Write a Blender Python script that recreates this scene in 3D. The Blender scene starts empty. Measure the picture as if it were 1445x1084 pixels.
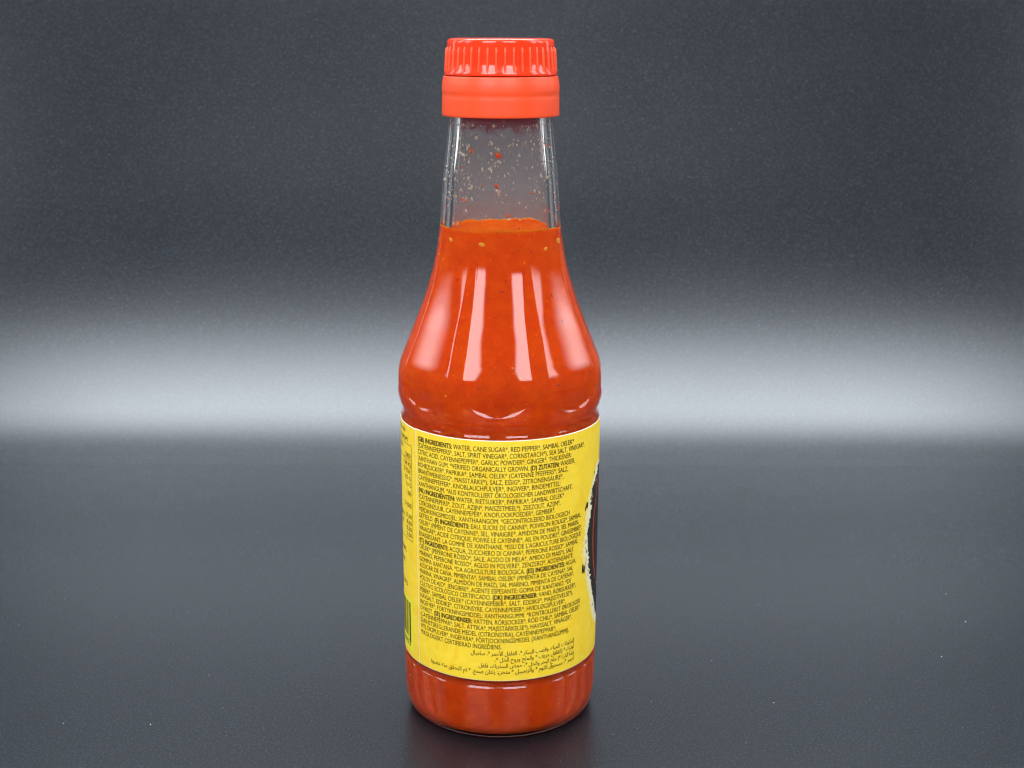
import bpy, math, random
import numpy as np
from math import radians as R, sin, cos, pi
from mathutils import Matrix, Vector

scene = bpy.context.scene
col = scene.collection
MM = 0.001

# ------------------------------------------------------------------ camera
cam_d = bpy.data.cameras.new("camera")
cam = bpy.data.objects.new("camera", cam_d)
col.objects.link(cam)
cam_d.sensor_width = 36.0
cam_d.lens = 48.58
cam_d.clip_start = 0.01
cam_d.clip_end = 20.0
cam.matrix_world = (Matrix.Translation((0.0033, -0.378, 0.1917))
                    @ Matrix.Rotation(R(90 - 14.1), 4, 'X')
                    @ Matrix.Rotation(R(0.2), 4, 'Z'))
cam_d.dof.use_dof = True
cam_d.dof.focus_distance = 0.370
cam_d.dof.aperture_fstop = 32.0
scene.camera = cam

# ------------------------------------------------------------------ exposure, world
scene.view_settings.view_transform = 'Standard'
scene.view_settings.look = 'None'
scene.view_settings.exposure = 0.2
scene.view_settings.gamma = 1.0
scene.cycles.max_bounces = 20
scene.cycles.transmission_bounces = 16
scene.cycles.glossy_bounces = 8
scene.cycles.diffuse_bounces = 4
scene.cycles.use_denoising = True
scene.cycles.filter_width = 1.25
world = bpy.data.worlds.new("World")
scene.world = world
world.use_nodes = True
bg = world.node_tree.nodes['Background']
bg.inputs['Color'].default_value = (0.88, 0.94, 1.0, 1)
bg.inputs['Strength'].default_value = 0.11


# ------------------------------------------------------------------ lamps (soft boxes of the light tent)
def area(name, loc, target, sx, sy, radiance, color=(1, 1, 1), soft=None):
    """soft: (u, v) widths of the falloff towards the cloth's edges, 0 = even"""
    d = bpy.data.lights.new(name, 'AREA')
    d.shape = 'RECTANGLE'
    d.size, d.size_y = sx, sy
    d.energy = radiance * pi * sx * sy
    d.color = color
    if soft:
        d.use_nodes = True
        nt = d.node_tree
        em = nt.nodes['Emission']
        tc = nt.nodes.new('ShaderNodeTexCoord')
        sep = nt.nodes.new('ShaderNodeSeparateXYZ')
        nt.links.new(tc.outputs['UV'], sep.inputs[0])
        fac = None
        for ax, w in zip('XY', soft):
            if not w:
                continue
            c = nt.nodes.new('ShaderNodeMath')
            c.operation = 'SUBTRACT'
            nt.links.new(sep.outputs[ax], c.inputs[0])
            c.inputs[1].default_value = 0.5
            ab = nt.nodes.new('ShaderNodeMath')
            ab.operation = 'ABSOLUTE'
            nt.links.new(c.outputs[0], ab.inputs[0])
            mr = nt.nodes.new('ShaderNodeMapRange')
            mr.interpolation_type = 'SMOOTHSTEP'
            mr.inputs['From Min'].default_value = 0.5
            mr.inputs['From Max'].default_value = 0.5 - w
            nt.links.new(ab.outputs[0], mr.inputs['Value'])
            if fac is None:
                fac = mr.outputs['Result']
            else:
                mu = nt.nodes.new('ShaderNodeMath')
                mu.operation = 'MULTIPLY'
                nt.links.new(fac, mu.inputs[0])
                nt.links.new(mr.outputs['Result'], mu.inputs[1])
                fac = mu.outputs[0]
        nt.links.new(fac, em.inputs['Strength'])
    o = bpy.data.objects.new(name, d)
    col.objects.link(o)
    o.location = loc
    v = Vector(target) - Vector(loc)
    o.rotation_euler = v.to_track_quat('-Z', 'Y').to_euler()
    return o


def polar(az, dist, z):
    return (dist * sin(R(az)), -dist * cos(R(az)), z)


COOL = (0.95, 0.975, 1.0)
area("softbox", polar(19.5, 0.68, 0.53), (0, 0, 0.10), 0.36, 0.42, 8.6, COOL, (0.08, 0.10))
area("softbox", polar(-25, 0.68, 0.52), (0, 0, 0.10), 0.38, 0.46, 8.6, COOL, (0.08, 0.10))
for sg in (1, -1):
    area("softbox", polar(76 * sg, 0.70, 0.45), (0, 0, 0.12), 0.18, 0.44, 6.0, COOL, (0.2, 0.2))
    area("softbox", polar(97 * sg, 0.70, 0.45), (0, 0, 0.12), 0.26, 0.48, 6.0, COOL, (0.45, 0.3))
    area("softbox", polar(119 * sg, 0.78, 0.36), (0, 0, 0.12), 0.13, 0.46, 3.0, COOL, (0.3, 0.2))
area("softbox", (0.0, -0.66, 0.86), (0, 0, 0.10), 0.24, 0.24, 3.8, COOL, (0.1, 0.15))
area("softbox", (0.0, 0.285, 0.95), (0.0, 0.285, 0), 1.5, 0.64, 18.5, (0.86, 0.925, 1.0), (0.2, 0.5))


# ------------------------------------------------------------------ helpers
def tag(o, label=None, cat=None, kind=None):
    if label:
        o['label'] = label
    if cat:
        o['category'] = cat
    if kind:
        o['kind'] = kind
    return o


def mesh_obj(name, verts, faces, mats, parent=None, smooth=True, mat_idx=None):
    me = bpy.data.meshes.new(name)
    me.from_pydata([tuple(v) for v in verts], [], faces)
    for m in (mats if isinstance(mats, (list, tuple)) else [mats]):
        me.materials.append(m)
    if mat_idx is not None:
        me.polygons.foreach_set('material_index', mat_idx)
    me.polygons.foreach_set('use_smooth', [smooth] * len(me.polygons))
    me.update()
    o = bpy.data.objects.new(name, me)
    col.objects.link(o)
    if parent:
        o.parent = parent
    return o


def pchip(tab):
    """monotone cubic through (x, y) rows"""
    t = np.array(sorted(tab), float)
    x, y = t[:, 0], t[:, 1]
    h = np.diff(x)
    dl = np.diff(y) / h
    m = np.zeros_like(y)
    m[0], m[-1] = dl[0], dl[-1]
    for i in range(1, len(x) - 1):
        if dl[i - 1] * dl[i] > 0:
            w1, w2 = 2 * h[i] + h[i - 1], h[i] + 2 * h[i - 1]
            m[i] = (w1 + w2) / (w1 / dl[i - 1] + w2 / dl[i])

    def f(q):
        q = np.clip(np.asarray(q, float), x[0], x[-1])
        i = np.clip(np.searchsorted(x, q) - 1, 0, len(x) - 2)
        s = (q - x[i]) / h[i]
        return ((1 + 2 * s) * (1 - s) ** 2 * y[i] + s * (1 - s) ** 2 * h[i] * m[i]
                + s * s * (3 - 2 * s) * y[i + 1] + s * s * (s - 1) * h[i] * m[i + 1])
    return f


def ring_faces(nr, nt, flip=False, base=0):
    F = []
    for j in range(nr - 1):
        for i in range(nt):
            a = base + j * nt + i
            b = base + j * nt + (i + 1) % nt
            c, d = b + nt, a + nt
            F.append((a, d, c, b) if flip else (a, b, c, d))
    return F


def lathe(name, prof, mat, parent=None, nt=192, close=False, ripple=None):
    """prof: (r, z) in mm, counter-clockwise seen with +r right (outer surface going up)"""
    V = []
    for k, (r, z) in enumerate(prof):
        for i in range(nt):
            t = 2 * pi * i / nt
            rr = r if ripple is None else ripple(r, z, t)
            V.append((rr * sin(t) * MM, -rr * cos(t) * MM, z * MM))
    F = ring_faces(len(prof), nt)
    if close:
        n = len(prof)
        for i in range(nt):
            a, b = (n - 1) * nt + i, (n - 1) * nt + (i + 1) % nt
            F.append((a, b, (i + 1) % nt, i))
    else:
        for k in (0, len(prof) - 1):
            if prof[k][0] < 0.02:
                continue
    return mesh_obj(name, V, F, mat, parent)


def fillet(pts, n=5):
    """round every point flagged with a radius: (r, z, rad)"""
    out = []
    for k, p in enumerate(pts):
        rad = p[2] if len(p) > 2 else 0
        P = np.array(p[:2], float)
        if not rad or k in (0, len(pts) - 1):
            out.append(tuple(P))
            continue
        A, B = np.array(pts[k - 1][:2], float), np.array(pts[k + 1][:2], float)
        a, b = A - P, B - P
        la, lb = np.linalg.norm(a), np.linalg.norm(b)
        d = min(rad, la * .49, lb * .49)
        p0, p1 = P + a / la * d, P + b / lb * d
        for s in np.linspace(0, 1, n + 1):
            out.append(tuple((1 - s) ** 2 * p0 + 2 * s * (1 - s) * P + s * s * p1))
    return out


# ------------------------------------------------------------------ materials
def mat(name, **kw):
    m = bpy.data.materials.new(name)
    m.use_nodes = True
    b = m.node_tree.nodes['Principled BSDF']
    for k, v in kw.items():
        b.inputs[k.replace('_', ' ')].default_value = v
    return m, m.node_tree, b


def node(nt, typ, **kw):
    n = nt.nodes.new(typ)
    for k, v in kw.items():
        if k in n.inputs:
            n.inputs[k].default_value = v
        else:
            setattr(n, k, v)
    return n


def ramp(nt, fac, stops):
    r = nt.nodes.new('ShaderNodeValToRGB')
    el = r.color_ramp.elements
    while len(el) < len(stops):
        el.new(0.5)
    for e, (p, c) in zip(el, stops):
        e.position = p
        e.color = (*c, 1)
    nt.links.new(fac, r.inputs['Fac'])
    return r.outputs['Color']


# black vinyl backdrop: fine leather grain, satin sheen
M_back, nt, b = mat("black_vinyl", Roughness=0.40)
b.inputs['Specular IOR Level'].default_value = 0.5
tc = node(nt, 'ShaderNodeTexCoord')
n1 = node(nt, 'ShaderNodeTexNoise', Scale=1500.0, Detail=4.0, Roughness=0.7)
n2 = node(nt, 'ShaderNodeTexNoise', Scale=7.0, Detail=3.0)
for n in (n1, n2):
    nt.links.new(tc.outputs['Object'], n.inputs['Vector'])
c = ramp(nt, n1.outputs['Fac'], [(0.40, (0.0036, 0.0048, 0.0066)), (0.53, (0.0052, 0.0068, 0.0094)), (0.66, (0.034, 0.042, 0.054))])
nt.links.new(c, b.inputs['Base Color'])
mp = node(nt, 'ShaderNodeMapRange')
mp.inputs['To Min'].default_value = 0.28
mp.inputs['To Max'].default_value = 0.31
mp.inputs['From Min'].default_value = 0.3
mp.inputs['From Max'].default_value = 0.7
nt.links.new(n2.outputs['Fac'], mp.inputs['Value'])
nt.links.new(mp.outputs['Result'], b.inputs['Roughness'])
bp = node(nt, 'ShaderNodeBump', Strength=0.3, Distance=0.00006)
nt.links.new(n1.outputs['Fac'], bp.inputs['Height'])
nt.links.new(bp.outputs['Normal'], b.inputs['Normal'])

M_glass, nt, b = mat("clear_glass", Roughness=0.0, IOR=1.5)
b.inputs['Base Color'].default_value = (0.985, 0.99, 0.985, 1)
b.inputs['Transmission Weight'].default_value = 1.0

# the inside of the empty neck is fogged by a thin film of sauce and vinegar; the red cap's reflection is painted in near the top
M_film_reflection, nt, b = mat("film_and_cap_reflection", Roughness=0.16, IOR=1.5)
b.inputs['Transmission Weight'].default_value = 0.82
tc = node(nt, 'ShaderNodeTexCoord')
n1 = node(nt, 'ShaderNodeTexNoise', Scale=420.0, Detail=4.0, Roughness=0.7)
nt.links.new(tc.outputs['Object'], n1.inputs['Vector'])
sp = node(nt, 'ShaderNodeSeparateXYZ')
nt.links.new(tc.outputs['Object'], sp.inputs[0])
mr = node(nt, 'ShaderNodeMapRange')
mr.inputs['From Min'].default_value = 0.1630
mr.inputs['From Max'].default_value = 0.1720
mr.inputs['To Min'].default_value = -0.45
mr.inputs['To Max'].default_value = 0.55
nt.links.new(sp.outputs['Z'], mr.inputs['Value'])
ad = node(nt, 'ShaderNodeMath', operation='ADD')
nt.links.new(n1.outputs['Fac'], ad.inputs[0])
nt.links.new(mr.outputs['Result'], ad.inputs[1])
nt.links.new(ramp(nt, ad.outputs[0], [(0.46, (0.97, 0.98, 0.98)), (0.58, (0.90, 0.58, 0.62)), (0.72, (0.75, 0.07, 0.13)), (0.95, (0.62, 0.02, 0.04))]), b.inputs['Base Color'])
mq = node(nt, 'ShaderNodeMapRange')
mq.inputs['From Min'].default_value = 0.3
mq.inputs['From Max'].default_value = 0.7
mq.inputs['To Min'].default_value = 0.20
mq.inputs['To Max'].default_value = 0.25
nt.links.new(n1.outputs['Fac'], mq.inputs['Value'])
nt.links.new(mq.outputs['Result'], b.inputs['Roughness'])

M_rim_reflection = M_film_reflection.copy()
M_rim_reflection.name = "cap_reflection_rim"  # front of the rim: same reflection of the red cap, painted into the colour
nt = M_rim_reflection.node_tree
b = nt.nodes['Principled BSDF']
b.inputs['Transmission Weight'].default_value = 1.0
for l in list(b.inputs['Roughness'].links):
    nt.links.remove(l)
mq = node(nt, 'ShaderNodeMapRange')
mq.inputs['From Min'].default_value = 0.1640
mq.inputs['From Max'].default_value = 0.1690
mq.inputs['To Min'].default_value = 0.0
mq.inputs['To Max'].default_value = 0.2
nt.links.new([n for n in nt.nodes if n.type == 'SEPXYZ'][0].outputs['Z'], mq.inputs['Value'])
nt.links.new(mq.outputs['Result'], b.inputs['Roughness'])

M_drop, nt, b = mat("vinegar_drop", Roughness=0.02, IOR=1.36)
b.inputs['Base Color'].default_value = (0.98, 0.86, 0.66, 1)
b.inputs['Transmission Weight'].default_value = 0.5

# sauce
M_sauce, nt, b = mat("chili_sauce", Roughness=0.35)
b.inputs['Specular IOR Level'].default_value = 0.0
b.inputs['Subsurface Weight'].default_value = 0.6
b.inputs['Subsurface Radius'].default_value = (1.0, 0.27, 0.04)
b.inputs['Subsurface Scale'].default_value = 0.007
tc = node(nt, 'ShaderNodeTexCoord')
n1 = node(nt, 'ShaderNodeTexNoise', Scale=260.0, Detail=5.0, Roughness=0.6)
n2 = node(nt, 'ShaderNodeTexNoise', Scale=900.0, Detail=2.0)
for n in (n1, n2):
    nt.links.new(tc.outputs['Object'], n.inputs['Vector'])
ca = ramp(nt, n1.outputs['Fac'], [(0.30, (0.73, 0.068, 0.0022)), (0.5, (0.79, 0.084, 0.0025)), (0.74, (0.85, 0.112, 0.0035))])
cb = ramp(nt, n2.outputs['Fac'], [(0.22, (0.55, 0.3, 0.2)), (0.30, (1, 1, 1)), (0.665, (1, 1, 1)), (0.74, (1.15, 2.2, 2.6))])
mul = node(nt, 'ShaderNodeMix', data_type='RGBA', blend_type='MULTIPLY')
mul.inputs['Factor'].default_value = 0.8
nt.links.new(ca, mul.inputs['A'])
nt.links.new(cb, mul.inputs['B'])
nt.links.new(mul.outputs['Result'], b.inputs['Base Color'])

M_seed, _, _ = mat("chili_seed", Base_Color=(0.90, 0.42, 0.02, 1), Roughness=0.4)
M_fleck, _, _ = mat("chili_skin", Base_Color=(0.46, 0.026, 0.008, 1), Roughness=0.35)
M_flake, nt, b = mat("chili_pulp", Base_Color=(0.75, 0.09, 0.01, 1), Roughness=0.2)
b.inputs['Subsurface Weight'].default_value = 0.3
b.inputs['Subsurface Scale'].default_value = 0.0006

# red plastic of the cap
M_cap, nt, b = mat("red_plastic", Base_Color=(0.82, 0.044, 0.010, 1), Roughness=0.13)
b.inputs['Subsurface Weight'].default_value = 0.25
b.inputs['Subsurface Radius'].default_value = (1.0, 0.25, 0.1)
b.inputs['Subsurface Scale'].default_value = 0.0015
M_band, nt, b = mat("red_satin_plastic", Base_Color=(0.87, 0.074, 0.014, 1), Roughness=0.42)
b.inputs['Subsurface Weight'].default_value = 0.25
b.inputs['Subsurface Radius'].default_value = (1.0, 0.25, 0.1)
b.inputs['Subsurface Scale'].default_value = 0.0015

# label paper: yellow print with faint swirls
M_label, nt, b = mat("yellow_paper", Roughness=0.55)
b.inputs['Specular IOR Level'].default_value = 0.35
tc = node(nt, 'ShaderNodeTexCoord')
w = node(nt, 'ShaderNodeTexNoise', Scale=65.0, Detail=2.0, Distortion=2.5)
w2 = node(nt, 'ShaderNodeTexNoise', Scale=260.0, Detail=3.0)
for n in (w, w2):
    nt.links.new(tc.outputs['Object'], n.inputs['Vector'])
c1 = ramp(nt, w.outputs['Fac'], [(0.30, (0.95, 0.62, 0.026)), (0.45, (0.97, 0.680, 0.036)), (0.50, (0.97, 0.71, 0.060)),
                                 (0.55, (0.97, 0.680, 0.036)), (0.75, (0.97, 0.700, 0.042))])
c2 = ramp(nt, w2.outputs['Fac'], [(0.3, (0.93, 0.93, 0.90)), (0.7, (1, 1, 1))])
mul = node(nt, 'ShaderNodeMix', data_type='RGBA', blend_type='MULTIPLY')
mul.inputs['Factor'].default_value = 1.0
nt.links.new(c1, mul.inputs['A'])
nt.links.new(c2, mul.inputs['B'])
nt.links.new(mul.outputs['Result'], b.inputs['Base Color'])
M_white, _, _ = mat("white_paper", Base_Color=(0.86, 0.82, 0.66, 1), Roughness=0.6)
M_ink, _, _ = mat("brown_ink", Base_Color=(0.018, 0.008, 0.003, 1), Roughness=0.55)
M_inksoft, _, _ = mat("olive_ink", Base_Color=(0.085, 0.048, 0.006, 1), Roughness=0.55)
M_black, _, _ = mat("black_ink", Base_Color=(0.018, 0.015, 0.010, 1), Roughness=0.5)
M_halo, _, _ = mat("cream_ink", Base_Color=(0.88, 0.82, 0.52, 1), Roughness=0.55)
M_red, _, _ = mat("red_ink", Base_Color=(0.80, 0.060, 0.025, 1), Roughness=0.5)
M_green, _, _ = mat("lime_ink", Base_Color=(0.82, 0.76, 0.035, 1), Roughness=0.55)
M_dust, _, _ = mat("pale_dust", Base_Color=(0.75, 0.74, 0.70, 1), Roughness=0.7)

# ------------------------------------------------------------------ backdrop sheet (one sweep: table, bend, back)
s_tab = [(-0.40, 0), (0.08, 0), (0.14, 3), (0.175, 8.5), (0.198, 16), (0.213, 23.5), (0.224, 29), (0.234, 33.5), (0.243, 37), (0.255, 40), (0.268, 43), (0.281, 46), (0.296, 49.8), (0.311, 53.4), (0.326, 57), (0.344, 60.5), (0.362, 63.5), (0.40, 66.5), (0.47, 69), (0.70, 71.5), (1.1, 72)]
beta = pchip(s_tab)
ss = np.unique(np.concatenate([np.linspace(-0.40, 0.20, 25), np.linspace(0.20, 0.45, 90), np.linspace(0.45, 1.1, 45)]))
ys, zs = [-0.40], [0.0]
for a, c in zip(ss[:-1], ss[1:]):
    bm = R(float(beta((a + c) / 2)))
    ys.append(ys[-1] + (c - a) * cos(bm))
    zs.append(zs[-1] + (c - a) * sin(bm))
xs = np.linspace(-0.58, 0.58, 187)
V, F = [], []
for k in range(len(ss)):
    for x in xs:
        V.append((x, ys[k], zs[k]))
n = len(xs)
for k in range(len(ss) - 1):
    for i in range(n - 1):
        a = k * n + i
        F.append((a, a + 1, a + n + 1, a + n))
backdrop = tag(mesh_obj("backdrop", V, F, M_back), "black vinyl sheet sweeping from the table up behind the bottle", "backdrop", "structure")
so = backdrop.modifiers.new("thickness", 'SOLIDIFY')
so.thickness = 0.0012
so.offset = -1

# ------------------------------------------------------------------ bottle
bottle = bpy.data.objects.new("sauce_bottle", None)
bottle.empty_display_size = 0.02
col.objects.link(bottle)
tag(bottle, "glass bottle of orange red chili sauce with red screw cap and yellow ingredients label", "bottle")

A_tab = [(0, 23.7), (0.25, 24.5), (0.8, 25.7), (1.5, 26.5), (3, 27.2), (5, 27.62), (8, 27.95), (15, 28.02), (16.4, 28.0), (16.8, 27.86), (17.15, 27.6), (17.6, 27.50), (18.2, 27.52), (19.2, 27.86), (22, 27.92), (40, 27.96), (80, 28.08), (88.3, 28.10),
         (88.8, 28.02), (89.4, 27.80), (90.1, 27.62), (90.7, 27.56), (91.5, 27.66), (93, 28.28), (94, 28.43), (98, 28.43), (100, 28.42), (102, 28.32), (104, 28.06), (105, 27.78),
         (106, 27.42), (108, 26.58), (110, 25.74), (112, 24.92), (114, 24.12), (116, 23.33), (118, 22.52), (120, 21.74), (122, 21.02),
         (124, 20.36), (126, 19.74), (128, 19.17), (130, 18.63), (132, 18.16), (134, 17.76), (136, 17.40), (138, 17.06), (140, 16.78),
         (144, 16.36), (148, 16.08), (152, 15.80), (156, 15.46), (160, 15.00), (164, 14.55), (168, 14.17), (170, 14.0), (172, 13.9)]
A = pchip(A_tab)
REV = pchip([(88.3, 28.10), (88.8, 28.02), (89.4, 27.80), (90.1, 27.62), (90.7, 27.56), (91.5, 27.64), (92.6, 28.12), (93.8, 28.48), (95.5, 28.95), (97.8, 29.28), (100, 29.3)])
HALF = pchip([(90, R(17.8)), (100, R(17.8)), (115, R(17.0)), (126, R(18)), (137, R(19.5)), (150, R(21)), (172, R(21.3))])
FC0 = R(-0.8)


def facet_r(z, t):
    """outer radius in mm at height z, azimuth t (0 = towards the front)"""
    a = float(A(z))
    if z <= 90.7:
        return a
    u = (t - FC0 + pi / 8) % (pi / 4) - pi / 8
    q = u / float(HALF(z))
    rc = a * 1.031
    if z < 100:
        am = 28.43
        rc = float(REV(z))
        fac = am + (29.31 - am) * q * q
        zb = 93.9 + 3.6 * min(1.2, q * q)           # foot of this panel: a scooped ledge, lowest in the middle
        d = max(0.0, min(1.0, (100.5 - z) / 4.5))
        fac -= 0.40 * d * d * (3 - 2 * d) * (1 - 0.75 * min(1.0, q * q))
        k = max(0.0, zb + 1.7 - z)
        fac += 0.27 * k * k
        return min(rc, fac)
    return min(rc, a + (rc - a) * q * q)


NT = 480
zo = np.unique(np.concatenate([np.linspace(0, 3, 14), np.linspace(3, 9, 10), np.linspace(9, 14, 4), np.linspace(14.5, 20, 45), np.linspace(21, 87, 12), np.linspace(87, 108, 100), np.linspace(108, 172, 72)]))
V, F = [], []
prof_out = list(zo)
rows = []
row_z = []           # heights of the rows of the inner wall, None elsewhere
LEVEL = 140.8


def add_row(fr, z, inner=False):
    rows.append(len(V))
    row_z.append(z if inner else None)
    for i in range(NT):
        t = 2 * pi * i / NT
        r = fr(t)
        V.append((r * sin(t) * MM, -r * cos(t) * MM, (z(t) if callable(z) else z) * MM))


# underside: a shallow push-up, then the knurled standing ring
def knurl(z):
    return lambda t: 0.16 * max(0.0, cos(68 * t)) ** 2 if z < 1.2 else 0.0


for r, z in [(0.05, 1.0), (12, 0.9), (19, 0.7), (21.6, 0.4), (22.4, 0.25), (22.9, 0.08)]:
    add_row(lambda t, r=r: r, z)
for z in zo:
    seam = 0.0

    def fr(t, z=z):
        r = facet_r(float(z), t)
        if z < 1.3:
            r += 0.14 * max(0.0, cos(66 * t)) * (1 - z / 1.3)
        dt = (t - R(-19.5) + pi) % (2 * pi) - pi
        if z > 86:
            r += 0.07 * math.exp(-(dt / R(0.45)) ** 2)      # mould seam
        return r
    add_row(fr, float(z))
for r, z in [(13.4, 173), (13.2, 175), (13.2, 186.5), (12.8, 187.6), (11.2, 187.6), (10.8, 186.8), (10.8, 176)]:
    add_row(lambda t, r=r: r, z)


def wall(z):
    return 2.1 + 0.5 * min(1.0, max(0.0, (z - 90) / 40))


def inner_r(z):
    return float(A(z)) - wall(z)


zi = np.concatenate([np.linspace(172, 90, 60), np.linspace(86, 12.4, 10)])
for z in zi:
    zz = float(z)
    rr = inner_r(zz) if zz > 99 else min(26.3, 28.43 - wall(zz) - 0.2)
    add_row(lambda t, rr=rr: rr, zz, True)
rb = 26.3
for k in range(1, 9):
    al = k / 8 * pi / 2
    add_row(lambda t, al=al: rb - 3.2 + 3.2 * cos(al), 5.2 - 3.2 * sin(al))
add_row(lambda t: 12, 2.2)
add_row(lambda t: 0.05, 2.4)
F = ring_faces(len(rows), NT)
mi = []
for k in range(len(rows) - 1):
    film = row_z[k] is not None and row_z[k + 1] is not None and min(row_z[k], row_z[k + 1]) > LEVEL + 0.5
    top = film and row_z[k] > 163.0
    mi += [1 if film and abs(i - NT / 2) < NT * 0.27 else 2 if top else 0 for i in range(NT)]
glass = mesh_obj("glass", V, F, [M_glass, M_film_reflection, M_rim_reflection], bottle, mat_idx=mi)

# ------------------------------------------------------------------ sauce (slightly larger than the inner wall, so no air film)
LEVEL = 140.8
rnd = random.Random(4)
P = [(0.05, 2.3), (12, 2.1)]
for k in range(8, -1, -1):
    al = k / 8 * pi / 2
    P.append((rb - 3.2 + 3.26 * cos(al), 5.2 - 3.26 * sin(al)))
for z in list(np.linspace(12, 86, 10)) + list(np.linspace(90, LEVEL, 40)):
    rr = inner_r(z) if z > 99 else min(26.3, 28.43 - wall(z) - 0.2)
    P.append((rr + 0.06, z))
rl = inner_r(LEVEL)
P += [(rl + 0.06, LEVEL + 0.9), (rl - 0.15, LEVEL + 0.75), (rl - 0.6, LEVEL + 0.35), (rl - 1.5, LEVEL + 0.05), (rl - 3, LEVEL - 0.1), (6, LEVEL - 0.12), (0.05, LEVEL - 0.12)]
sauce = lathe("sauce", P, M_sauce, bottle, nt=160)
for v in sauce.data.vertices:                      # the fill line clings to the glass unevenly
    h = v.co.z / MM - LEVEL
    if h > 0.2:
        t = math.atan2(v.co.x, -v.co.y)
        w = sin(3 * t + 0.6) + 0.7 * sin(7 * t + 2.0) + 0.5 * sin(17 * t) + 0.4 * sin(31 * t + 1)
        v.co.z += (0.22 * w + 0.1) * h * MM


def blob_mesh(name, material, seed, sx, sy, sz, jit=0.25, seg=8, rng=5):
    rr = random.Random(seed)
    V, F = [(0, 0, sz)], []
    for j in range(1, rng):
        th = pi * j / rng
        for i in range(seg):
            ph = 2 * pi * i / seg
            k = 1 + rr.uniform(-jit, jit)
            V.append((sx * sin(th) * cos(ph) * k, sy * sin(th) * sin(ph) * k, sz * cos(th)))
    V.append((0, 0, -sz))
    for i in range(seg):
        F.append((0, 1 + i, 1 + (i + 1) % seg))
    for j in range(rng - 2):
        for i in range(seg):
            a, c = 1 + j * seg + i, 1 + j * seg + (i + 1) % seg
            F.append((a, a + seg, c + seg, c))
    L = len(V) - 1
    for i in range(seg):
        F.append((L, 1 + (rng - 2) * seg + (i + 1) % seg, 1 + (rng - 2) * seg + i))
    me = bpy.data.meshes.new(name)
    me.from_pydata([(x * MM, y * MM, z * MM) for x, y, z in V], [], F)
    me.materials.append(material)
    me.polygons.foreach_set('use_smooth', [True] * len(F))
    return me


def on_wall(name, me, parent, th, z, r, roll=0.0, s=1.0):
    """place a small piece against the wall; its local Y points outwards"""
    o = bpy.data.objects.new(name, me)
    col.objects.link(o)
    o.parent = parent
    t = R(th)
    o.location = (r * sin(t) * MM, -r * cos(t) * MM, z * MM)
    o.rotation_euler = (Matrix.Rotation(t, 4, 'Z') @ Matrix.Rotation(roll, 4, 'Y')).to_euler()
    o.scale = (s, s, s)
    return o


def sauce_r(z):
    return (inner_r(z) if z > 99 else min(26.3, 28.43 - wall(z) - 0.2)) + 0.06


seeds = [blob_mesh("seed", M_seed, k, 1.0, 0.3, 0.6, 0.15) for k in range(3)]
for th, z, s, ro in [(-58, 138.6, 0.9, 0.5), (-19, 138.2, 1.0, 0.05), (50, 136.4, 0.8, -0.6), (74, 137.8, 1.0, 1.2), (-84, 137.5, 1.0, 1.3), (12, 104.5, 0.5, 0.3),
                     (8, 107, 0.45, 1.0), (-31, 99.3, 0.35, 0.1), (5, 6.3, 0.5, 1.2), (-70, 12, 0.5, 0.4)]:
    on_wall("seed", rnd.choice(seeds), sauce, th, z, sauce_r(z) - 0.05, ro, s)
flecks = [blob_mesh("chili_fleck", M_fleck, 20 + k, 0.9, 0.16, 0.28, 0.35) for k in range(4)]
spots = [(20, 136.6, 0.7, 1.5), (31, 136.2, 0.8, 0.9), (2, 126, 0.9, 0.2), (-12, 116.5, 0.7, 1.2), (-12, 102, 0.6, 0.4), (48, 124, 1, 1.1), (52, 117, 1.1, 1.2),
         (-42, 98.5, 0.7, -0.7), (64, 103, 1.0, 1.4), (35, 102, 0.8, 0.2), (-50, 5.6, 0.8, 1.5), (-20, 7.4, 0.5, 0), (58, 10, 0.6, 1.2), (40, 13, 0.5, 0.5), (-30, 13, 0.5, 0.6)]
for k in range(30):
    spots.append((rnd.uniform(-85, 85), rnd.choice([rnd.uniform(92, 138), rnd.uniform(92, 138), rnd.uniform(6, 18)]), rnd.uniform(0.15, 0.38), rnd.uniform(0, 3)))
for th, z, s, ro in spots:
    on_wall("chili_fleck", rnd.choice(flecks), sauce, th, z, sauce_r(z) - 0.04, ro, s)

# flakes and drops stuck inside the empty neck
flakes = [blob_mesh("chili_flake", M_flake, 40 + k, 0.55, 0.22, 0.42, 0.35) for k in range(4)]
for th, z, s, ro in [(-2.5, 161.5, 1.25, 0.5), (-35, 162.5, 0.9, 1.4), (-4, 153.6, 0.75, 1.2), (-42, 149.6, 0.8, 0.4), (36, 151.6, 0.5, 1.2), (9, 145.9, 0.75, 0.3),
                     (20, 142.6, 0.6, 1.1), (82, 146.5, 1.1, 1.5), (62, 146.2, 0.6, 0.2), (-50, 158, 0.45, 1.2), (75, 160, 0.6, 1.5), (68, 163.5, 0.8, 0.8), (-20, 154, 0.35, 1)]:
    on_wall("chili_flake", rnd.choice(flakes), glass, th, z, inner_r(z) - 0.12, ro, s * 1.4)
V, F = [], []
rd = random.Random(11)


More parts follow.
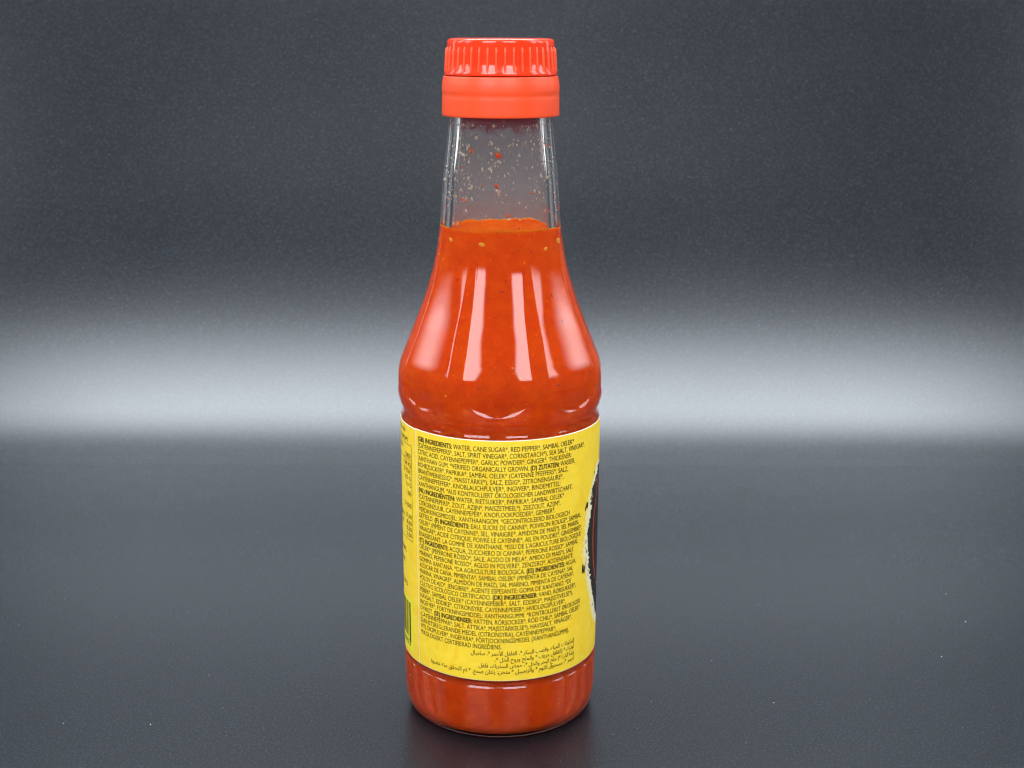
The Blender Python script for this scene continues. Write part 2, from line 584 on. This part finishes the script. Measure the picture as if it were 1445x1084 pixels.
def drop(th, z, sx, sz, out):
    t = R(th)
    r = inner_r(z) + 0.02
    b0 = len(V)
    seg, rng = 7, 3
    ex, er = Vector((cos(t), sin(t), 0)), Vector((-sin(t), cos(t), 0))   # tangent, inward
    cpt = Vector((r * sin(t), -r * cos(t), z))
    for j in range(rng):
        al = j / rng * pi / 2
        for i in range(seg):
            ph = 2 * pi * i / seg
            V.append((cpt + ex * (sx * cos(al) * cos(ph)) + Vector((0, 0, sz * cos(al) * sin(ph))) + er * (out * sin(al))) * MM)
    V.append((cpt + er * out) * MM)
    top = len(V) - 1
    for j in range(rng - 1):
        for i in range(seg):
            a, c = b0 + j * seg + i, b0 + j * seg + (i + 1) % seg
            F.append((a, c, c + seg, a + seg))
    for i in range(seg):
        F.append((b0 + (rng - 1) * seg + i, b0 + (rng - 1) * seg + (i + 1) % seg, top))
    F.append(tuple(b0 + i for i in range(seg))[::-1])


for k in range(430):
    z = 143 + 26 * min(1, max(0, rd.gauss(0.58, 0.27)))
    th = rd.choice([rd.uniform(-90, 90), rd.gauss(-48, 16), rd.gauss(8, 26), rd.gauss(55, 12), rd.uniform(90, 270)])
    s = rd.choice([0.08, 0.10, 0.13, 0.16, 0.20, 0.26, 0.36])
    drop(th, z, s, s * rd.uniform(1.0, 1.9), s * 0.55)
drops = tag(mesh_obj("droplets", V, F, M_drop, glass), kind="stuff")

# ------------------------------------------------------------------ cap
cap_prof = fillet([(10.4, 176.0), (10.4, 188.6), (0.05, 188.6), (0.05, 191.45), (12.5, 191.45, 1.6), (14.24, 191.1, 2.0), (14.30, 189.2, 0.5), (14.50, 184.2, 0.8),
                   (15.12, 182.55, 0.5), (15.14, 181.9, 0.12), (14.55, 181.8), (14.5, 180.6), (13.6, 180.4), (13.6, 176.0)][::-1], 6)
cap = lathe("cap", cap_prof[::-1] if False else cap_prof, M_cap, bottle, nt=200)
band_prof = fillet([(14.25, 171.35, 0.1), (15.66, 171.22, 0.15), (15.76, 171.7, 0.2), (15.72, 175.8, 0.8), (15.62, 176.7, 0.7), (15.76, 177.8, 1.0), (15.70, 179.4, 1.0), (15.40, 181.2, 0.2), (15.30, 181.62, 0.15),
                    (14.75, 181.62), (14.62, 179.5), (14.3, 173.0), (14.25, 171.35)], 6)
lathe("tamper_band", band_prof, M_band, cap, nt=200)
# grip ribs, one mesh shared by forty
V, F = [], []
ns, sg = 9, 6
z0, z1, r0, r1 = 182.75, 189.35, 14.62, 14.24
for k in range(ns):
    f = k / (ns - 1)
    z = z0 + (z1 - z0) * f
    r = r0 + (r1 - r0) * f
    e = min(1.0, (1 - f) * 7) ** 0.5
    g = 0.02 + 0.98 * e
    for i in range(sg + 1):
        a = pi * i / sg
        V.append((0.36 * cos(a) * (0.55 + 0.45 * g) * MM, -(r + 0.54 * sin(a) * g - 0.06) * MM, z * MM))
for k in range(ns - 1):
    for i in range(sg):
        a = k * (sg + 1) + i
        F.append((a + 1, a, a + sg + 1, a + sg + 2))
F.append(tuple((ns - 1) * (sg + 1) + i for i in range(sg + 1))[::-1])
rib0 = mesh_obj("grip_rib", V, F, M_band, cap)
for k in range(40):
    o = rib0 if k == 0 else rib0.copy()
    if k:
        col.objects.link(o)
        o.parent = cap
    o.rotation_euler = (0, 0, R(5.0 + 9 * k))

# ------------------------------------------------------------------ label
LZ0, LZ1 = 19.2, 88.4
SEAM = -54.2


def glass_r(z):
    return float(A(min(z, 88.4)))


def label_r(th, z):
    f = ((th - SEAM) % 360) / 360
    return glass_r(z) + 0.07 + 0.12 * (1 - f)


phis = np.concatenate([[0, 0.5], np.linspace(2, 366, 183)])
zl = [LZ0, LZ0 + 0.12, 24, 35, 50, 65, 80, LZ1 - 0.22, LZ1]
V, F, MI = [], [], []
npz = len(zl)
for layer in (0, 1):
    for p in phis:
        for z in zl:
            r = glass_r(z) + 0.07 + 0.12 * (1 - p / 360) - (0.08 if layer else 0)
            if layer and p > 358:
                r = min(r, glass_r(z) + 0.0)
            t = R(SEAM + p)
            V.append((r * sin(t) * MM, -r * cos(t) * MM, (z - (0.18 * p / 360)) * MM))
L0 = len(phis) * npz
for i in range(len(phis) - 1):
    for j in range(npz - 1):
        a = i * npz + j
        F.append((a, a + npz, a + npz + 1, a + 1))
        MI.append(1 if (j == npz - 2 or j == 0 or i == 0) else 0)
        b2 = a + L0
        F.append((b2, b2 + 1, b2 + npz + 1, b2 + npz))
        MI.append(1)
    for j in (0, npz - 1):
        a = i * npz + j
        F.append((a, a + L0, a + L0 + npz, a + npz) if j == 0 else (a, a + npz, a + L0 + npz, a + L0))
        MI.append(1)
for j in range(npz - 1):
    F.append((j, j + 1, j + 1 + L0, j + L0))
    MI.append(1)
label = mesh_obj("label", V, F, [M_label, M_white], bottle, mat_idx=MI)

# ------------------------------------------------------------------ print on the label
dg_cache = {}


def text_mesh(s, offset=0.0, align='LEFT'):
    c = bpy.data.curves.new("lettering", 'FONT')
    c.body = s
    c.size = 1.0
    c.offset = offset
    c.resolution_u = 3
    o = bpy.data.objects.new("lettering", c)
    col.objects.link(o)
    dg = bpy.context.evaluated_depsgraph_get()
    me = o.evaluated_get(dg).to_mesh()
    v = np.empty(len(me.vertices) * 3)
    me.vertices.foreach_get('co', v)
    f = [tuple(p.vertices) for p in me.polygons]
    o.evaluated_get(dg).to_mesh_clear()
    bpy.data.objects.remove(o)
    bpy.data.curves.remove(c)
    return v.reshape(-1, 3)[:, :2], f


def advance(s):
    a = text_mesh(s + '|')[0][:, 0].max()
    return a - text_mesh('|')[0][:, 0].max()


def wrap(name, pts, faces, material, lift=0.03, parent=None):
    """pts: (theta deg, z mm) pairs laid on the label"""
    V = []
    for n, (th, z) in enumerate(pts):
        r = label_r(th, z) + (lift[n] if isinstance(lift, list) else lift)
        t = R(th)
        V.append((r * sin(t) * MM, -r * cos(t) * MM, z * MM))
    return mesh_obj(name, V, faces, material, parent or label, smooth=False)


def put_text(segs, th0, th1, base, cap_h, material, sy=None, name="text_line", heavy=0.018):
    """segs: list of (string, bold); spans th0..th1"""
    x, P, F, L = 0.0, [], [], []
    for s, bold in segs:
        v, f = text_mesh(s, 0.016 if bold else 0.0)
        for dx, dy in ((0.0, 0.0), (heavy * (3 if bold else 1), heavy * 0.6)):
            k = sum(len(p) for p in P)
            P.append(v + np.array([x + dx, dy]))
            F += [tuple(i + k for i in ff) for ff in f]
            L += [0.03 if dx == 0 else 0.042] * len(v)
        x += advance(s)
    P = np.concatenate(P)
    a, c = P[:, 0].min(), P[:, 0].max()
    sy = sy or cap_h / 0.682
    th = th0 + (P[:, 0] - a) / (c - a) * (th1 - th0)
    return wrap(name, np.stack([th, base + P[:, 1] * sy], 1), F, material, L)


LINES = [
    (45.2, "**(GB) INGREDIENTS:** WATER, CANE SUGAR*, RED PEPPER*, SAMBAL OELEK*"),
    (54.7, "(CAYENNEPEPPERS*, SALT, SPIRIT VINEGAR*, CORNSTARCH*), SEA SALT, VINEGAR*,"),
    (43.3, "CITRIC ACID, CAYENNEPEPPER*, GARLIC POWDER*, GINGER*, THICKENER:"),
    (46.3, "XANTHAAN GUM. *VERIFIED ORGANICALLY GROWN. **(D) ZUTATEN:** WASSER,"),
    (41.0, "ROHRZUCKER*, PAPRIKA*, SAMBAL OELEK* (CAYENNE PFEFFERS*, SALZ,"),
    (37.6, "BRANTWEINESSIG*, MAISSTÄRKE*), SALZ, ESSIG*, ZITRONENSÄURE*,"),
    (35.7, "CAYENNEPFEFFER*, KNOBLAUCHPULVER*, INGWER*, BINDEMITTEL:"),
    (44.5, "XANTHANGUM. *AUS KONTROLLIERT ÖKOLOGISCHER LANDWIRTSCHAFT."),
    (38.3, "**(NL) INGREDIËNTEN:** WATER, RIETSUIKER*, PAPRIKA*, SAMBAL OELEK*"),
    (35.8, "(CAYENNEPEPERS*, ZOUT, AZIJN*, MAISZETMEEL*), ZEEZOUT, AZIJN*,"),
    (32.3, "CITROENZUUR, CAYENNEPEPER*, KNOFLOOKPOEDER*, GEMBER*,"),
    (42.7, "VERDIKKINGSMIDDEL: XANTHAANGOM. *GECONTROLEERD BIOLOGISCH"),
    (52.6, "GETEELD. **(F) INGRÉDIENTS:** EAU, SUCRE DE CANNE*, POIVRON ROUGE*, SAMBAL"),
    (50.8, "OELEK* (PIMENT DE CAYENNE*, SEL, VINAIGRE*, AMIDON DE MAÏS*), SEL MARIN,"),
    (53.5, "VINAIGRE*, ACIDE CITRIQUE, POIVRE LE CAYENNE*, AIL EN POUDRE*, GINGEMBRE*,"),
    (52.9, "ÉPAISSISSANT: LA GOMME DE XANTHANE. *ISSU DE L'AGRICULTURE BIOLOGIQUE"),
    (50.1, "**(IT) INGREDIENTI:** ACQUA, ZUCCHERO DI CANNA*, PEPERONE ROSSO*, SAMBAL"),
    (46.3, "OELEK* (PEPERONE ROSSO*, SALE, ACIDO DI MELA*, AMIDO DI MAIS*), SALE"),
    (46.3, "MARINO, PEPERONE ROSSO*, AGLIO IN POLVERE*, ZENZERO*, ADDENSANTE:"),
    (48.5, "GOMMA XANTANA. *DA AGRICULTURE BIOLOGICA. **(ES) INGREDIENTES:** AGUA,"),
    (46.0, "AZÚCAR DE CAÑA, PIMIENTA*, SAMBAL OELEK* (PIMIENTA DE CAYENA*, SAL"),
    (47.1, "MARINA, VINAGRE*, ALMIDÓN DE MAÍZ), SAL MARINO, PIMIENTA DE CAYENA*,"),
    (44.9, "POLOV DE AJO*, JENGIBRE*, AGENTE ESPESANTE: GOMA DE XANTANO. *DE"),
    (48.8, "CULTIVO ECOLÓGICO CERTIFICADO. **(DK) INGREDIENSER:** VAND, RØRSUKKER*,"),
    (46.2, "PEBER*, SAMBAL OELEK* (CAYENNEPEBER*, SALT, EDDIKE*, MAJSSTIVELSE*),"),
    (40.6, "HAVSALT, EDDIKE*, CITRONSYRE, CAYENNEPEBER*, HVIDLØGSPULVER*,"),
    (53.6, "INGEFÆR*, FORTYKNINGSMIDDEL: XANTHANGUMMI. *KONTROLLERET ØKOLOGISK"),
    (53.1, "DYRKET. **(SE) INGREDIENSER:** VATTEN, RÖRSOCKER*, RÖD CHILI*, SAMBAL OELEK*"),
    (45.8, "(CAYENNEPEPPAR*, SALT, ÄTTIKA*, MAJSSTÄRKELSE*), HAVSSALT, VINÄGER*,"),
    (33.9, "SURHETSREGLERANDE MEDEL (CITRONSYRA), CAYENNEPEPPAR*,"),
    (43.6, "VITLÖKSPULVER*, INGEFÄRA*, FÖRTJOCKNINGSMEDEL (XANTHANGUMMI)."),
    (1.4, "*EKOLOGISKT CERTIFIERAD INGREDIENS."),
]
for k, (end, s) in enumerate(LINES):
    parts = s.split('**')
    segs = [(p, bool(i % 2)) for i, p in enumerate(parts) if p]
    put_text(segs, -51.7, end, 85.25 - 1.823 * k, 1.34, M_ink)

# Arabic: joined letter forms, laid out right to left
FORMS = {}
for ch, cp, dual in [('ا', 0xFE8D, 0), ('أ', 0xFE83, 0), ('ب', 0xFE8F, 1), ('ة', 0xFE93, 0), ('ت', 0xFE95, 1), ('ث', 0xFE99, 1), ('ج', 0xFE9D, 1), ('ح', 0xFEA1, 1),
                     ('خ', 0xFEA5, 1), ('د', 0xFEA9, 0), ('ذ', 0xFEAB, 0), ('ر', 0xFEAD, 0), ('ز', 0xFEAF, 0), ('س', 0xFEB1, 1), ('ش', 0xFEB5, 1), ('ص', 0xFEB9, 1),
                     ('ض', 0xFEBD, 1), ('ط', 0xFEC1, 1), ('ع', 0xFEC9, 1), ('غ', 0xFECD, 1), ('ف', 0xFED1, 1), ('ق', 0xFED5, 1), ('ك', 0xFED9, 1), ('ل', 0xFEDD, 1),
                     ('م', 0xFEE1, 1), ('ن', 0xFEE5, 1), ('ه', 0xFEE9, 1), ('و', 0xFEED, 0), ('ي', 0xFEF1, 1)]:
    FORMS[ch] = (cp, dual)


def arabic(s):
    s = s.replace('لأ', '\ue001').replace('لا', '\ue002')
    F2 = dict(FORMS)
    F2['\ue001'] = (0xFEF7, 0)
    F2['\ue002'] = (0xFEFB, 0)
    out = []
    for i, ch in enumerate(s):
        if ch not in F2:
            out.append({'(': ')', ')': '('}.get(ch, ch))
            continue
        cp, dual = F2[ch]
        prev = i > 0 and s[i - 1] in F2 and F2[s[i - 1]][1]
        nxt = i + 1 < len(s) and s[i + 1] in F2 and dual
        out.append(chr(cp + (3 if prev and nxt else 2 if nxt else 1 if prev else 0)))
    return ''.join(out[::-1])


for s, t0, base in [("المكونات: المياه، وقصب السكر *، الفلفل الأحمر *، سامبال", -16.1, 26.85), ("أوليك * (الفلفل حريف * والملح وروح الخل *،", -2.4, 25.05),
                    ("نشا الذرة *) ملح البحر والخل *، حمض الستريك، فلفل", -11.6, 23.2), ("أحمر *، مسحوق الثوم * والزنجبيل * متخن: زنتان صمغ. * تم التحقق منه عضويا", -43.0, 21.4)]:
    put_text([(arabic(s), False)], t0, 48.2, base, 1.3, M_ink, sy=1.75)


def strip(name, pts, width, material, lift=0.03):
    """ribbon along (theta, z) points, width in mm"""
    P, F = [], []
    pts = np.array(pts, float)
    for i, p in enumerate(pts):
        a, c = pts[max(i - 1, 0)], pts[min(i + 1, len(pts) - 1)]
        d = (c - a) * np.array([0.49, 1.0])
        d /= np.linalg.norm(d)
        nrm = np.array([-d[1], d[0]]) * width / 2
        P.append(p + nrm / np.array([0.49, 1]))
        P.append(p - nrm / np.array([0.49, 1]))
    for i in range(len(pts) - 1):
        F.append((2 * i, 2 * i + 1, 2 * i + 3, 2 * i + 2))
    return wrap(name, P, F, material, lift)


def hline(t0, t1, z, w=0.16, m=None):
    return strip("table_rule", [(t, z) for t in np.linspace(t0, t1, 16)], w, m or M_inksoft)


def vline(t, z0, z1, w=0.16, m=None, name="table_rule"):
    return strip(name, [(t, z) for z in np.linspace(z0, z1, 8)], w, m or M_inksoft)


# nutrition table that runs round to the left
hline(-105, -59.7, 82.6)
hline(-105, -59.7, 78.25)
hline(-105, -59.7, 54.6)
vline(-59.7, 54.6, 82.6)
for s, t0, t1, z, sy in [("ml  PER 100", -92, -68.2, 85.6, 1.75), ("PER 15 DROPS", -88, -64.0, 83.3, 1.75), ("NUTRITION", -100, -74, 80.6, 1.75), ("2000", -69, -60.9, 78.75, 1.9),
                         ("158 KJ", -72.5, -60.6, 76.3, 1.8), ("37 KCAL", -72.5, -60.6, 74.3, 1.8), ("0,3 G", -69.5, -60.6, 72.3, 1.8),
                         ("0,1 G", -68, -60.7, 70.4, 1.8), ("1,00", -67.5, -60.7, 67.8, 1.9), ("14,00", -70.5, -60.7, 64.2, 1.9), ("PROTEIN", -96, -74, 60.2, 1.8), ("SALT", -96, -75, 57.8, 1.8), ("17,00", -69.5, -60.7, 61.0, 1.8),
                         ("8,60", -68.5, -60.7, 59.1, 1.8), ("0,50", -68.5, -60.7, 57.3, 1.8), ("2,50", -68.5, -60.7, 55.5, 1.8), ("ORGANIC", -95, -70, 50.0, 1.8), ("BEST BEFORE", -100, -74, 46.5, 1.6), ("DROPS", -92, -68.5, 39.9, 1.8)]:
    put_text([(s, False)], t0, t1, z, 1.3, M_inksoft, sy=sy, name="table_text")
# barcode on a lime patch
strip("barcode_patch", [(t, 28.9) for t in np.linspace(-118, -60.8, 24)], 15.6, M_green, 0.02)
x = -64.6
for k, (wd, gap) in enumerate([(2.2, 1.4), (0.7, 1.0), (1.2, 0.8), (0.7, 1.5), (1.6, 0.8), (0.7, 0.8), (2.1, 1.2), (0.7, 1.4), (1.4, 0.9), (0.7, 0.9), (2.1, 1.4), (1.3, 0.8), (0.7, 1.4), (0.7, 0.9), (2, 1.1), (0.7, 1), (1.4, 1)]):
    long = k < 1
    strip("barcode_bar", [(x - wd / 2, z) for z in np.linspace(23.2 if long else 24.6, 35.4, 4)], wd * 0.49, M_inksoft, 0.04)
    x -= wd + gap
put_text([("5 901882 0003", False)], -112, -65.2, 21.9, 1.3, M_inksoft, sy=2.6, name="barcode_digits")

# edge of the brushed black roundel that wraps to the front
halo = [(73.5, 76.0), (71.1, 74.1), (66.1, 71.5), (63.1, 68.9), (61.0, 65.6), (58.9, 63.2), (58.3, 59.2), (56.9, 55.2), (56.2, 52.2), (58.0, 48.7), (60.0, 44.8), (62.0, 41.6), (65.4, 37.8), (66.8, 35.4), (69.6, 32.2), (73.1, 29.3), (78, 27)]
brush = [(77.0, 75.0), (75.0, 73.4), (69.5, 71.4), (66.0, 70.2), (65.2, 68.6), (64.3, 66.6), (64.5, 63.9), (63.0, 62.1), (61.7, 59.8), (60.8, 57.4), (61.2, 54.5), (62.0, 51.2), (62.6, 48.0), (63.8, 44.5), (66.3, 41.5), (69.0, 38.6), (72.3, 35.4), (75.6, 31.9), (80, 29.4)]


def blob_print(name, edge, far, material, lift, jag=0.0, seed=1):
    """area from a ragged left edge to azimuth far"""
    rj = random.Random(seed)
    e = np.array(edge, float)[::-1]
    zz = np.linspace(e[0, 1], e[-1, 1], 130)
    left = np.interp(zz, e[:, 1], e[:, 0])
    P, F = [], []
    nx = 40
    for i, z in enumerate(zz):
        l = left[i] + rj.gauss(0, jag) + (rj.uniform(0, 3.5 * jag) if rj.random() < 0.25 else 0)
        half = math.sqrt(max(0, 1 - ((z - 52) / 26) ** 2))
        rgt = max(l + 0.5, 105 + (far - 105) * half)
        for j in range(nx):
            P.append((l + (rgt - l) * j / (nx - 1), z))
    for i in range(len(zz) - 1):
        for j in range(nx - 1):
            a = i * nx + j
            F.append((a, a + 1, a + nx + 1, a + nx))
    return wrap(name, P, F, material, lift)


M_halo_soft, _, _ = mat("pale_yellow_ink", Base_Color=(0.95, 0.76, 0.17, 1), Roughness=0.55)
blob_print("brush_halo", [(t - 1.9, z) for t, z in halo], 160, M_halo_soft, 0.012, 0.5, 4)
blob_print("brush_halo", halo, 158, M_halo, 0.025, 0.45, 3)
blob_print("brush_roundel", brush, 154, M_black, 0.04, 0.6, 5)
strip("red_stroke", [(77, 71.5), (75.2, 69.1), (73.7, 66.2), (71.5, 63.4), (69.6, 60.5), (68.8, 57.5), (68.7, 54.3), (69.2, 51.1), (70.2, 47.7), (72.0, 45.2), (74.5, 42.1), (80, 38.5), (90, 35)], 0.42, M_red, 0.06)
rs = random.Random(8)


def splat(cx, cz, w, h, material=M_black, n=11):
    P = [(cx, cz)]
    for i in range(n):
        a = 2 * pi * i / n
        k = rs.uniform(0.7, 1.15)
        P.append((cx + w / 0.49 * cos(a) * k, cz + h * sin(a) * k))
    return wrap("ink_splash", P, [(0, 1 + i, 1 + (i + 1) % n) for i in range(n)], material, 0.05)


splat(59.2, 65.8, 0.75, 1.1)
splat(57.3, 65.0, 0.35, 0.7)
splat(55.6, 47.6, 0.45, 1.6)
splat(57.3, 47.2, 0.45, 1.3)
splat(59.2, 48.8, 0.16, 1.9)
splat(69.3, 73.9, 0.25, 0.6)
splat(60.0, 52.0, 0.30, 0.5)
for k in range(16):
    z = rs.uniform(31, 60)
    t = float(np.interp(z, [p[1] for p in halo[::-1]], [p[0] for p in halo[::-1]]))
    splat(t + rs.uniform(0.8, 4.0), z, rs.uniform(0.08, 0.22), rs.uniform(0.2, 0.7))
for k in range(7):
    z = rs.uniform(62, 71)
    t = float(np.interp(z, [p[1] for p in brush[::-1]], [p[0] for p in brush[::-1]]))
    splat(t + rs.uniform(0.3, 2.5), z, rs.uniform(0.05, 0.14), rs.uniform(0.2, 0.8), M_halo)

# ------------------------------------------------------------------ dust on the sheet
V, F = [], []
rdst = random.Random(21)
for k in range(520):
    y = rdst.uniform(-0.09, 0.20)
    x = rdst.uniform(-0.32, 0.32)
    if x * x + y * y < 0.029 ** 2:
        continue
    big = rdst.random() < 0.07
    s = rdst.uniform(0.2, 0.4) if big else rdst.uniform(0.07, 0.15)
    l = s * rdst.choice([1, 1, 1.5, 2.5])
    a = rdst.uniform(0, pi)
    b0 = len(V)
    for dx, dy, dz in [(-1, 0, .3), (0, -1, .3), (1, 0, .3), (0, 1, .3), (0, 0, 1.0), (0, 0, -0.2)]:
        px, py = dx * l * 0.5, dy * s * 0.5
        V.append((x + (px * cos(a) - py * sin(a)) * MM, y + (px * sin(a) + py * cos(a)) * MM, (0.05 + dz * s * 0.6) * MM))
    for i in range(4):
        F.append((b0 + i, b0 + (i + 1) % 4, b0 + 4))
        F.append((b0 + (i + 1) % 4, b0 + i, b0 + 5))
dust = tag(mesh_obj("dust", V, F, M_dust, smooth=False), "pale dust specks scattered on the black sheet around the bottle", "dust", "stuff")
